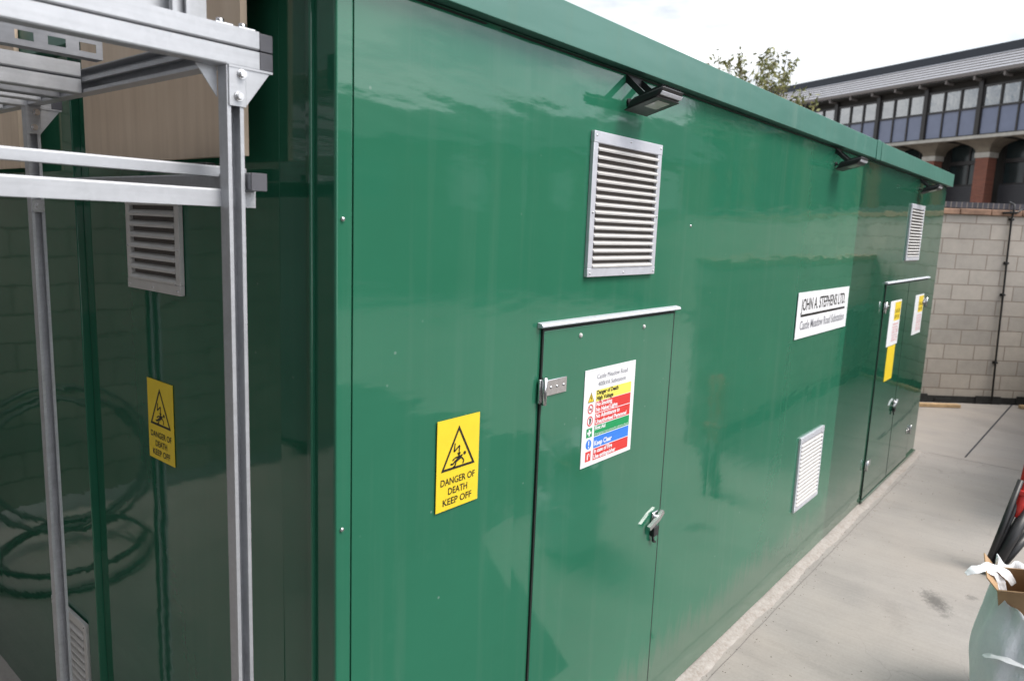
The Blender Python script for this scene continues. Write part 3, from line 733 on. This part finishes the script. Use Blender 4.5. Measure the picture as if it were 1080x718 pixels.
# plywood
def ply(y0, y1, z0, z1, label, notch=False):
    r = MB()
    y = [0, y1-y0]; h = z1-z0
    poly = [(0, 0), (y[1], 0), (y[1], h), (0, h)]
    if notch: poly = [(0, 0), (.10, 0), (.10, -.02), (.24, -.02), (.24, 0), (y[1], 0), (y[1], h), (0, h)]; poly = [(0, 0), (y[1], 0), (y[1], h), (0, h)]
    r.prism(poly, 0, .018, 0)
    o = r.build('plywood_board', M['ply']); o.location = (1.040, y0, z0)
    return tag(o, label, 'plywood board', 'plywood boards behind the frame')
ply(1.775, 2.775, 2.452, 3.10, 'large tan plywood board behind the front post of the frame')
ply(3.42, 4.50, 2.452, 3.10, 'tan plywood board at the left picture edge behind the rear post')
bl = MB(); bl.box((0, 0, 0), (.03, .13, .035), .003); o = bl.build('bracket_block', M['rubber']); o.location = (1.005, 1.90, 2.40); tag(o, 'small black block beneath the plywood board beside the front post', 'block')

# ------------------------------------------------------------------ block wall at the back
def wall_frame(name, P, ang, label, cat='wall'):
    return empty(name, P, (0, 0, R(ang)), label, cat)
bw = wall_frame('block_wall', (12.326, 1.458, 0), -50, 'pale concrete block wall across the back of the yard')
m = MB(); m.box((-9, .0, 0), (16, .21, 2.70)); m.build('blockwork', M['block'], bw)
m = MB()
x = -9.0
while x < 16:
    l_ = .45*random.uniform(.96, 1.03); dz = random.uniform(-.006, .008)
    m.box((x, -.035+random.uniform(-.008, .006), 2.702+dz*.5), (x+l_-.008, .245, 2.785+dz), .012); x += l_
m.build('coping', M['coping'], bw)
m = MB(); m.box((-9, .01, 2.795), (16, .20, 2.875)); m.build('soldier_course', M['soldier'], bw)
m = MB(); m.box((-9, -.016, 0), (16, -.002, .10)); 
for i in range(40): 
    q = -8.9+i*.6; m.box((q, -.03, 0), (q+random.uniform(.2,.5), -.012, random.uniform(.05,.13)))
m.build('damp_membrane', M['membrane'], bw)
# black cable duct running down the wall
cd = empty('wall_conduit', (12.326, 1.458, 0), (0, 0, R(-50)), 'thin black pipe running down the pale block wall', 'pipe')
m = MB(); m.tube([(.245, .06, 2.90), (.246, -.05, 2.86), (.243, -.055, 2.76), (.246, -.030, 2.66), (.262, -.026, 2.2), (.282, -.026, 1.6), (.302, -.026, .9), (.335, -.028, .03)], .013, 10); m.build('pipe', M['rubber'], cd)
for px_, pz in ((.253, 2.66), (.282, 1.6), (.268, 2.05), (.312, .62)): m = MB(); m.box((px_-.034, -.014, pz-.018), (px_+.034, -.002, pz+.018), .003); m.box((px_-.022, -.050, pz-.014), (px_+.022, -.008, pz+.014), .004); m.build('clip', M['rubber'], cd)
m = MB(); m.box((.20, -.05, 2.735), (.30, .0, 2.775), .006); m.tube([(.10, -.05, 2.745), (.30, -.055, 2.76), (.36, -.05, 2.80)], .012); m.build('junction', M['rubber'], cd)
for (s0, s1, yy, lab, ra) in ((-1.6, -.32, -.30, 'raw timber board lying at the wall foot beside the kiosk corner', 1), (.62, 3.2, -.22, 'raw timber board lying at the wall foot at the right picture edge', -1)):
    m = MB(); m.box((s0, yy-.05, 0), (s1, yy+.04, .045), .004); o = m.build('timber_board', M['timber']); o.location = (12.326, 1.458, .004); o.rotation_euler = (0, 0, R(-50+ra)); tag(o, lab, 'timber board', 'timber boards along the wall foot')

# ------------------------------------------------------------------ wall along the right side of the yard
sw = empty('block_wall', (7.3, -.28, 0), (0, 0, 0), 'low pale block wall along the yard side facing the long green face', 'wall')
m = MB(); m.box((0, -.21, 0), (7.2, 0, 1.95)); m.build('blockwork', M['block'], sw)
m = MB(); m.box((-.02, -.245, 1.952), (7.2, .035, 2.035), .01); m.build('coping', M['coping'], sw)
m = MB(); m.box((0, .002, 0), (7.2, .016, .16)); m.build('damp_membrane', M['membrane'], sw)
gc = empty('green_cabinet', (12.75, -.27, .30), (0,0,0), 'dark green steel cabinet fixed to the low wall near the back corner', 'cabinet')
m = MB(); m.box((-.60, 0, 0), (.60, .16, .92), .01); m.build('cabinet_body', M['green_matt'], gc)
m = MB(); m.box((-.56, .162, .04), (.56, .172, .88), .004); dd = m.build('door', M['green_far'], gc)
m = MB(); m.box((.44, .173, .40), (.48, .195, .52), .004); m.build('handle', M['black_plastic'], dd)
# ------------------------------------------------------------------ office building
K = 52/45.0
zz = lambda z: 2.3 + (z-2.3)*K
dO = Vector((44.6035, 5.9604, 0))*K
off = empty('office_building', tuple(dO), (0, 0, R(65)), 'long office building with pale tiled roof, ribbon windows and brick piers', 'building')
BAY = 2.99*K; S0 = .78
s_a, s_b = -8*BAY+S0, 14*BAY+S0
z_top, z_db, z_ea, z_wt, z_tr, z_sb, z_sl, z_cap, z_br = [zz(q) for q in (12.15, 11.62, 10.85, 10.22, 9.2, 7.83, 7.68, 7.02, 6.75)]
# local: x along, y outwards, z up
m = MB(); m.box((s_a, -14, z_sl+.02), (s_b, -.35, z_ea-.02)); m.build('upper_core', M['stucco'], off)
# roof: stepped tile courses
m = MB(); n = 6; RD = 3.0
zr0, zr1 = z_ea+.02, z_db+.75
for i in range(n):
    ya, yb = .75 - RD*i/n, .75 - RD*(i+1)/n; za, zb = zr0 + (zr1-zr0)*i/n, zr0 + (zr1-zr0)*(i+1)/n
    m.quad((s_a, ya, za+.05), (s_b, ya, za+.05), (s_b, yb-.02, zb-.02), (s_a, yb-.02, zb-.02)); m.mi = 1; m.quad((s_a, ya+.01, za-.03), (s_b, ya+.01, za-.03), (s_b, ya, za+.05), (s_a, ya, za+.05)); m.mi = 0
m.quad((s_a, .75-RD, zr1-.02), (s_b, .75-RD, zr1-.02), (s_b, -14, zr1-.02), (s_a, -14, zr1-.02))
m.build('roof', [M['slate'], M['gutter']], off)
m = MB(); m.box((s_a, -3.2, zr1-.1), (s_b, -2.2, z_top+.62)); m.build('ridge_cladding', M['felt'], off)
m = MB(); m.box((6*BAY, -6, z_top+.5), (s_b, -3.5, z_top+1.15)); m.build('roof_plant_room', M['pale_conc'], off)
m = MB(); m.box((s_a, .62, z_ea-.17), (s_b, .82, z_ea), .02); m.build('gutter', M['gutter'], off)
m = MB(); m.box((s_a, -.34, z_ea-.30), (s_b, .60, z_ea-.20)); m.build('soffit', M['soffit'], off)
q = s_a
while q < s_b: m = MB(); m.box((q, .0, z_ea-.42), (q+.12, .70, z_ea-.175)); m.build('rafter_end', M['gutter'], off); q += BAY/2
# ribbon windows
k = -7
while k < 13:
    c0 = S0 + k*BAY
    mu = MB(); mu.box((c0-.13, -.30, z_sl), (c0+.13, .06, z_ea-.21)); mu.build('mullion', M['bronze'], off)
    fm = MB(); pw = (BAY-.26)/3
    for i in range(4):
        x = c0+.13+i*pw; fm.box((x-.045, -.22, z_sb), (x+.045, -.02, z_wt))
    for z0, z1 in ((z_wt-.02, z_wt+.08), (z_tr-.06, z_tr+.05), (z_sb-.03, z_sb+.04)): fm.box((c0+.13, -.215, z0), (c0+BAY-.13, -.015, z1))
    w_ = fm.build('window', M['bronze'], off)
    gp = MB(); gp.box((c0+.1, -.16, z_tr), (c0+BAY-.1, -.12, z_wt)); gp.build('pane', M['glass'], w_)
    sp_ = MB(); sp_.box((c0+.1, -.15, z_sb), (c0+BAY-.1, -.10, z_tr)); sp_.build('spandrel_panel', M['spandrel'], w_)
    hd_ = MB(); hd_.box((c0+.1, -.34, z_wt+.03), (c0+BAY-.1, -.14, z_ea-.2)); hd_.build('head_panel', M['soffit'], w_)
    k += 1
m = MB(); m.box((s_a, -.30, z_sl-.05), (s_b, .10, z_sb-.035), .01); m.build('slab_edge', M['pale_conc'], off)
SB = -1.3     # setback of the lower storey
for k in range(-7, 13):
    c0 = S0 + k*BAY
    cp = MB(); tw, bwid = BAY*.40, .42
    ring = []
    for i in range(7):
        t = i/6; hw = bwid + (tw-bwid)*(t**2.0); yo = SB+.40 + (.05-SB-.40)*(t**1.6); zc = z_cap + (z_sl-.055-z_cap)*(t**.8)
        ring.append([cp.v(p) for p in ((c0-hw, yo, zc), (c0+hw, yo, zc), (c0+hw, SB-.6, zc), (c0-hw, SB-.6, zc))])
    for a, b in zip(ring, ring[1:]):
        for i in range(4): cp.f([a[i], a[(i+1)%4], b[(i+1)%4], b[i]])
    cp.f(ring[0][::-1]); cp.f(ring[-1]); cp.build('fluted_capital', M['tan_conc'], off)
    c2 = MB(); c2.box((c0-.46, SB-.45, z_br), (c0+.46, SB+.44, z_cap-.002), .02); c2.build('pier_cap', M['pale_conc'], off)
    pr = MB(); pr.box((c0-.39, SB-.40, 0), (c0+.39, SB+.39, z_br-.002)); pr.build('brick_pier', M['brick'], off)
    # recessed bay between the piers
    wn = MB(); a0, a1 = c0+.46, c0+BAY-.46
    for x in (a0, (a0+a1)/2, a1): wn.box((x-.05, SB-1.2, zz(5.45)), (x+.05, SB-1.05, z_sl-.1))
    wn.box((a0, SB-1.2, zz(6.55)), (a1, SB-.95, zz(6.75))); wn.box((a0-.0, SB-1.2, zz(5.40)), (a1, SB-1.0, zz(5.50)))
    wo = wn.build('window', M['bronze'], off)
    pn = MB(); pn.box((a0-.06, SB-1.16, zz(5.4)), (a1+.06, SB-1.12, z_sl-.08)); pn.build('pane', M['glass_dim'], wo)
    lv = MB()
    for i in range(7):
        z0 = zz(4.55) + i*.145; lv.box((a0-.06, SB-.98, z0), (a1+.06, SB-.90, z0+.10))
    lv.box((a0-.06, SB-1.1, zz(4.0)), (a1+.06, SB-1.0, zz(5.45))); lv.build('louvre_panel', M['louvre_dk'], off)
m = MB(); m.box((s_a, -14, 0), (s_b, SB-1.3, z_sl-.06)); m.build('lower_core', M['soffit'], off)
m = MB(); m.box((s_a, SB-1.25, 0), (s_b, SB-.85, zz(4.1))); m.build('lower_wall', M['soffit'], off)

# ------------------------------------------------------------------ tree behind the kiosk
def leaf(mb, p, s):
    a = Vector((random.gauss(0,1), random.gauss(0,1), random.gauss(0,1))).normalized(); b = a.orthogonal().normalized(); c = a.cross(b)
    t = random.uniform(0, 6.28); d = b*math.cos(t) + c*math.sin(t); e = a.cross(d)
    mb.f([mb.bm.verts.new(p + q) for q in (d*s, e*s*.42, -d*s, -e*s*.42)])
def tree(name, base, height, cr, label, cat, leafm, seed, nspray=70, group=None, nl=46, ls=.055):
    random.seed(seed)
    r = empty(name, base, (0,0,0), label, cat, group)
    t = MB(); lv = MB()
    top = Vector((0, 0, height*.55)); t.tube([(0,0,0), (.06,.03,height*.2), (-.03,.05,height*.4), tuple(top)], .16, 9, r1=.08)
    for i in range(nspray):
        th = random.uniform(0, 6.28); rr = cr*math.sqrt(random.random()); hz = height*(.62 + .38*random.random()*(1 - .35*(rr/cr)**2))
        tip = Vector((rr*math.cos(th), rr*math.sin(th), hz)); st = top*random.uniform(.55, 1.0)
        md = st.lerp(tip, .5) + Vector((random.uniform(-.2,.2), random.uniform(-.2,.2), -.15))
        t.tube([tuple(st), tuple(md), tuple(tip)], .022, 5, r1=.005)
        for j in range(nl):
            q = random.random()**.6; c = md.lerp(tip, q); sp = .05 + .16*(1-q)
            leaf(lv, c + Vector((random.gauss(0, sp), random.gauss(0, sp), random.gauss(0, sp*.9))), ls*random.uniform(.6, 1.3))
    t.build('trunk', M['bark'], r); lv.build('crown', leafm, r, recalc=False)
    return r
tree('tree', (16.3, 6.95, 0), 6.55, 1.6, 'leafy tree top showing above the green roof edge', 'tree', M['leaf'], 11, nspray=170, nl=64, ls=.062)

# ------------------------------------------------------------------ things at the lower right
bag = empty('rubbish_bag', (4.22, .09, 0), (0,0,0), 'large cloudy white polythene bag of packaging standing on the concrete', 'bag')
m = MB(); m.sm = True; rings = []; NB = 88
for j in range(19):
    t = j/18; z = .74*t
    ring = []
    for i in range(NB):
        a = 2*math.pi*i/NB
        rad = .225 + .045*math.sin(math.pi*min(1, t*1.15)) - .02*t
        rad *= 1 + .05*math.sin(3*a+1+t*2) + .028*math.sin(7*a+t*5) + .016*math.sin(13*a-3*t) + .018*t*math.sin(19*a+2*math.sin(6*t)) + .012*math.sin(9*a+14*t)
        if t < .08: rad *= .86 + .14*t/.08
        zl = z*(1 + t*t*(-.24 + .24*math.cos(a-R(72)) + .035*math.sin(5*a) + .02*math.sin(9*a+1)))
        ring.append(m.v((rad*1.08*math.cos(a), rad*.9*math.sin(a), zl)))
    rings.append(ring)
for a, b in zip(rings, rings[1:]):
    for i in range(NB): m.f([a[i], a[(i+1)%NB], b[(i+1)%NB], b[i]])
m.f(rings[0][::-1])
o = m.build('bag_body', M['poly'], bag); md = o.modifiers.new('thickness', 'SOLIDIFY'); md.thickness = .004
def ribbon(pts, wd, name, par):
    mb = MB(); mb.sm = True; P = [Vector(p) for p in pts]; L_ = []
    for i, p in enumerate(P):
        d = (P[min(i+1, len(P)-1)] - P[max(i-1, 0)]).normalized(); s = d.cross(Vector((.5,-.6,.6))).normalized()*wd*(.5 + .5*math.sin(math.pi*(i+.6)/(len(P)+.2)))
        L_.append([mb.v(tuple(p-s)), mb.v(tuple(p+Vector((0,0,.006)))), mb.v(tuple(p+s))])
    for a, b in zip(L_, L_[1:]):
        mb.f([a[0], a[1], b[1], b[0]]); mb.f([a[1], a[2], b[2], b[1]])
    o = mb.build(name, M['white_poly'], par); md = o.modifiers.new('thickness', 'SOLIDIFY'); md.thickness = .006; md2 = o.modifiers.new('smooth', 'SUBSURF'); md2.levels = md2.render_levels = 2; return o
def wpt(x, y, z):   # world point to bag space
    return (x-4.22, y-.09, z)

# camera-independent positions found from the photograph
def strap(pts, wd, name, seed):
    """a limp crumpled plastic strip"""
    rnd = random.Random(seed); P = [Vector(wpt(*p)) for p in pts]; Q = []
    for a, b in zip(P, P[1:]):
        for k in range(4): Q.append(a.lerp(b, k/4))
    Q.append(P[-1]); mb = MB(); mb.sm = True; rows = []
    for i, p in enumerate(Q):
        d = (Q[min(i+1, len(Q)-1)] - Q[max(i-1, 0)]).normalized(); s_ = d.cross(Vector((-.55, -.1, .8))).normalized()
        n_ = s_.cross(d); w_ = wd*(1 + .25*math.sin(i*1.1+seed)) * min(1, .55+.25*min(i, len(Q)-1-i))
        rows.append([mb.v(tuple(p + s_*w_*q + n_*rnd.uniform(-.2, .2)*wd)) for q in (-1, -.5, 0, .5, 1)])
    for a, b in zip(rows, rows[1:]):
        for k in range(4): mb.f([a[k], a[k+1], b[k+1], b[k]])
    o = mb.build(name, M['white_poly'], bag); md = o.modifiers.new('thickness', 'SOLIDIFY'); md.thickness = .0015
    md = o.modifiers.new('smooth', 'SUBSURF'); md.levels = md.render_levels = 1
strap([(4.025, .385, .712), (4.045, .355, .738), (4.08, .315, .745), (4.11, .275, .725), (4.125, .245, .68), (4.13, .225, .63)], .020, 'bag_handle', 3)
strap([(4.07, .35, .728), (4.10, .315, .748), (4.135, .27, .742), (4.155, .225, .715), (4.165, .195, .67)], .024, 'bag_handle', 8)
strap([(3.985, .268, .352), (3.965, .235, .372), (3.952, .17, .385), (3.948, .09, .38), (3.96, .0, .355)], .012, 'tie_strap', 5)
def carton(name, loc, rot, dims, mats, label, flaps):
    r = empty(name, loc, rot, label, 'box', 'cartons in the white bag')
    a, b, c = dims; t = .005
    m = MB()
    m.box((-a/2, -b/2, 0), (a/2, b/2, t)); m.box((-a/2, -b/2, t), (-a/2+t, b/2, c)); m.box((a/2-t, -b/2, t), (a/2, b/2, c)); m.box((-a/2+t, -b/2, t), (a/2-t, -b/2+t, c)); m.box((-a/2+t, b/2-t, t), (a/2-t, b/2, c))
    m.build('carton_body', M[mats[0]], r)
    for i, (ax, ang) in enumerate(flaps):
        f = MB()
        if ax == 'x': f.box((-a/2, 0, 0), (a/2, b*.5, t)); fo = f.build('flap', M[mats[1]], r); fo.location = (0, b/2, c); fo.rotation_euler = (R(ang), 0, 0)
        elif ax == '-x': f.box((-a/2, -b*.5, 0), (a/2, 0, t)); fo = f.build('flap', M[mats[1]], r); fo.location = (0, -b/2, c); fo.rotation_euler = (R(-ang), 0, 0)
        elif ax == 'y': f.box((0, -b/2, 0), (a*.5, b/2, t)); fo = f.build('flap', M[mats[1]], r); fo.location = (a/2, 0, c); fo.rotation_euler = (0, R(-ang), 0)
        else: f.box((-a*.5, -b/2, 0), (0, b/2, t)); fo = f.build('flap', M[mats[1]], r); fo.location = (-a/2, 0, c); fo.rotation_euler = (0, R(ang), 0)
    return r
carton('cardboard_box', (4.23, .155, .44), (R(-10), R(-14), R(12)), (.20, .17, .27), ('card', 'card'), 'brown cardboard box sticking out of the white bag', [('x', 60), ('-y', 40)])
carton('white_carton', (4.27, -.03, .48), (R(-10), R(-8), R(30)), (.20, .16, .26), ('paper', 'paper'), 'white printed carton leaning beside the brown box in the bag', [('x', 50), ('-y', 35), ('y', 50)])

tri_ = empty('folded_tripod', (6.0, .46, 0), (0,0,0), 'folded black tripod with a red clamp leaning at the right picture edge', 'tripod')
W_ = lambda x, y, z: (x-6.0, y-.46, z)
for (p, q, r_) in (((5.929, .457, .02), (6.142, .341, .669), .020), ((5.955, .42, .02), (6.16, .275, .47), .040), ((5.99, .40, .02), (6.16, .25, .30), .030), ((5.975, .38, .02), (6.20, .20, .36), .014), ((5.95, .44, .02), (6.23, .30, .72), .018)):
    m = MB(); d_ = (Vector(q)-Vector(p)).normalized(); m.tube([W_(*p), W_(*q)], r_, 12); m.tube([W_(*p), tuple(Vector(W_(*p)) + d_*.05)], r_*1.2, 12); m.build('leg', M['black_plastic'], tri_)
m = MB(); m.tube([W_(6.135, .330, .40), W_(6.15, .325, .50), W_(6.185, .315, .66), W_(6.225, .30, .90), W_(6.24, .30, 1.02)], .034, 14); m.box((W_(6.12, .36, .55)[0], W_(6.12, .36, .55)[1]-.09, .56), (W_(6.20, .36, .6)[0], W_(6.2, .36, .6)[1], .60), .01); m.build('clamp', M['red_plastic'], tri_)

# twig and leaf on the concrete
m = MB(); m.sweep([(0,0,.006), (.03,.012,.010), (.055,.008,.006)], [(-.007,-.002), (.007,-.002), (.007,.002), (-.007,.002)]); o = m.build('dead_leaf', M['bark']); o.location = (3.55, 1.17, .0); o.rotation_euler = (0,0,R(-70)); tag(o, 'small dark dead leaf lying on the concrete by the kiosk foot', 'leaf')

# ------------------------------------------------------------------ the rest of the yard, seen in the gloss of the kiosk, plus an unseen added light blocker
lw = empty('yard_wall', (0, 6.3, 0), (0,0,0), 'darkened block wall of the side yard reflected in the end of the kiosk', 'wall')
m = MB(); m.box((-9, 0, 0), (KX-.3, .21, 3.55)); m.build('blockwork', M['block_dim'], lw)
nb = empty('light_blocker_building', (-2.7, 3, 0), (0,0,0), 'unseen tall grey building added beside the side yard to block light', 'building')  # unseen mass added to keep sky light off the kiosk end
m = MB(); m.box((-8, -8, 0), (0, 12, 9.0)); m.build('wall', M['render'], nb)
m = MB(); m.prism([(-8.3, 9.0), (.3, 9.0), (-4, 11.5)], -8.2, 12.2, 1); m.build('roof', M['felt'], nb)
def coil(loc, rot, rad, n, label, seed, thick=.019):
    random.seed(seed); m = MB(); pts = []
    for i in range(n*28):
        a = 2*math.pi*i/28; r_ = rad*(1 + .10*math.sin(a*.31+1) + .03*math.sin(a*2.1)); pts.append((r_*math.cos(a), r_*math.sin(a)*.92, .03*math.sin(a*.73) + .16*(i/(n*28)) - .08))
    m.tube(pts, thick, 7); o = m.build('cable_coil', M['rubber']); o.location = loc; o.rotation_euler = rot; return tag(o, label, 'cable coil')
coil((.30, 5.85, .45), (R(72), 0, R(12)), .55, 3, 'upright coil of thick black cable leaning on the side yard wall', 1)
coil((.45, 5.35, -.03), (R(8), R(4), 0), .46, 3, 'flat coil of black cable on the ground of the side yard', 2)
op = empty('brick_house', (20, -17, 0), (0,0,R(38)), 'brick house with a steep roof across the yard', 'building')
m = MB(); m.box((-9, -4, 0), (9, 4, 4.9)); m.build('wall', M['brick'], op)
m = MB(); m.prism([(-4.4, 4.9), (4.4, 4.9), (0, 6.9)], -9.3, 9.3, 0); m.build('roof', M['felt'], op)
for i in range(5):
    m = MB(); m.box((-7.4+i*3.4, 4.0, 2.9), (-6.0+i*3.4, 4.06, 4.4)); wo = m.build('window', M['pale_conc'], op); m = MB(); m.box((-7.3+i*3.4, 4.062, 3.0), (-6.1+i*3.4, 4.09, 4.3)); m.build('pane', M['glass'], wo)

# render
S.render.engine = 'CYCLES'
S.cycles.use_denoising = True
S.cycles.max_bounces = 6; S.cycles.glossy_bounces = 4; S.cycles.diffuse_bounces = 3
S.cycles.sample_clamp_indirect = 8
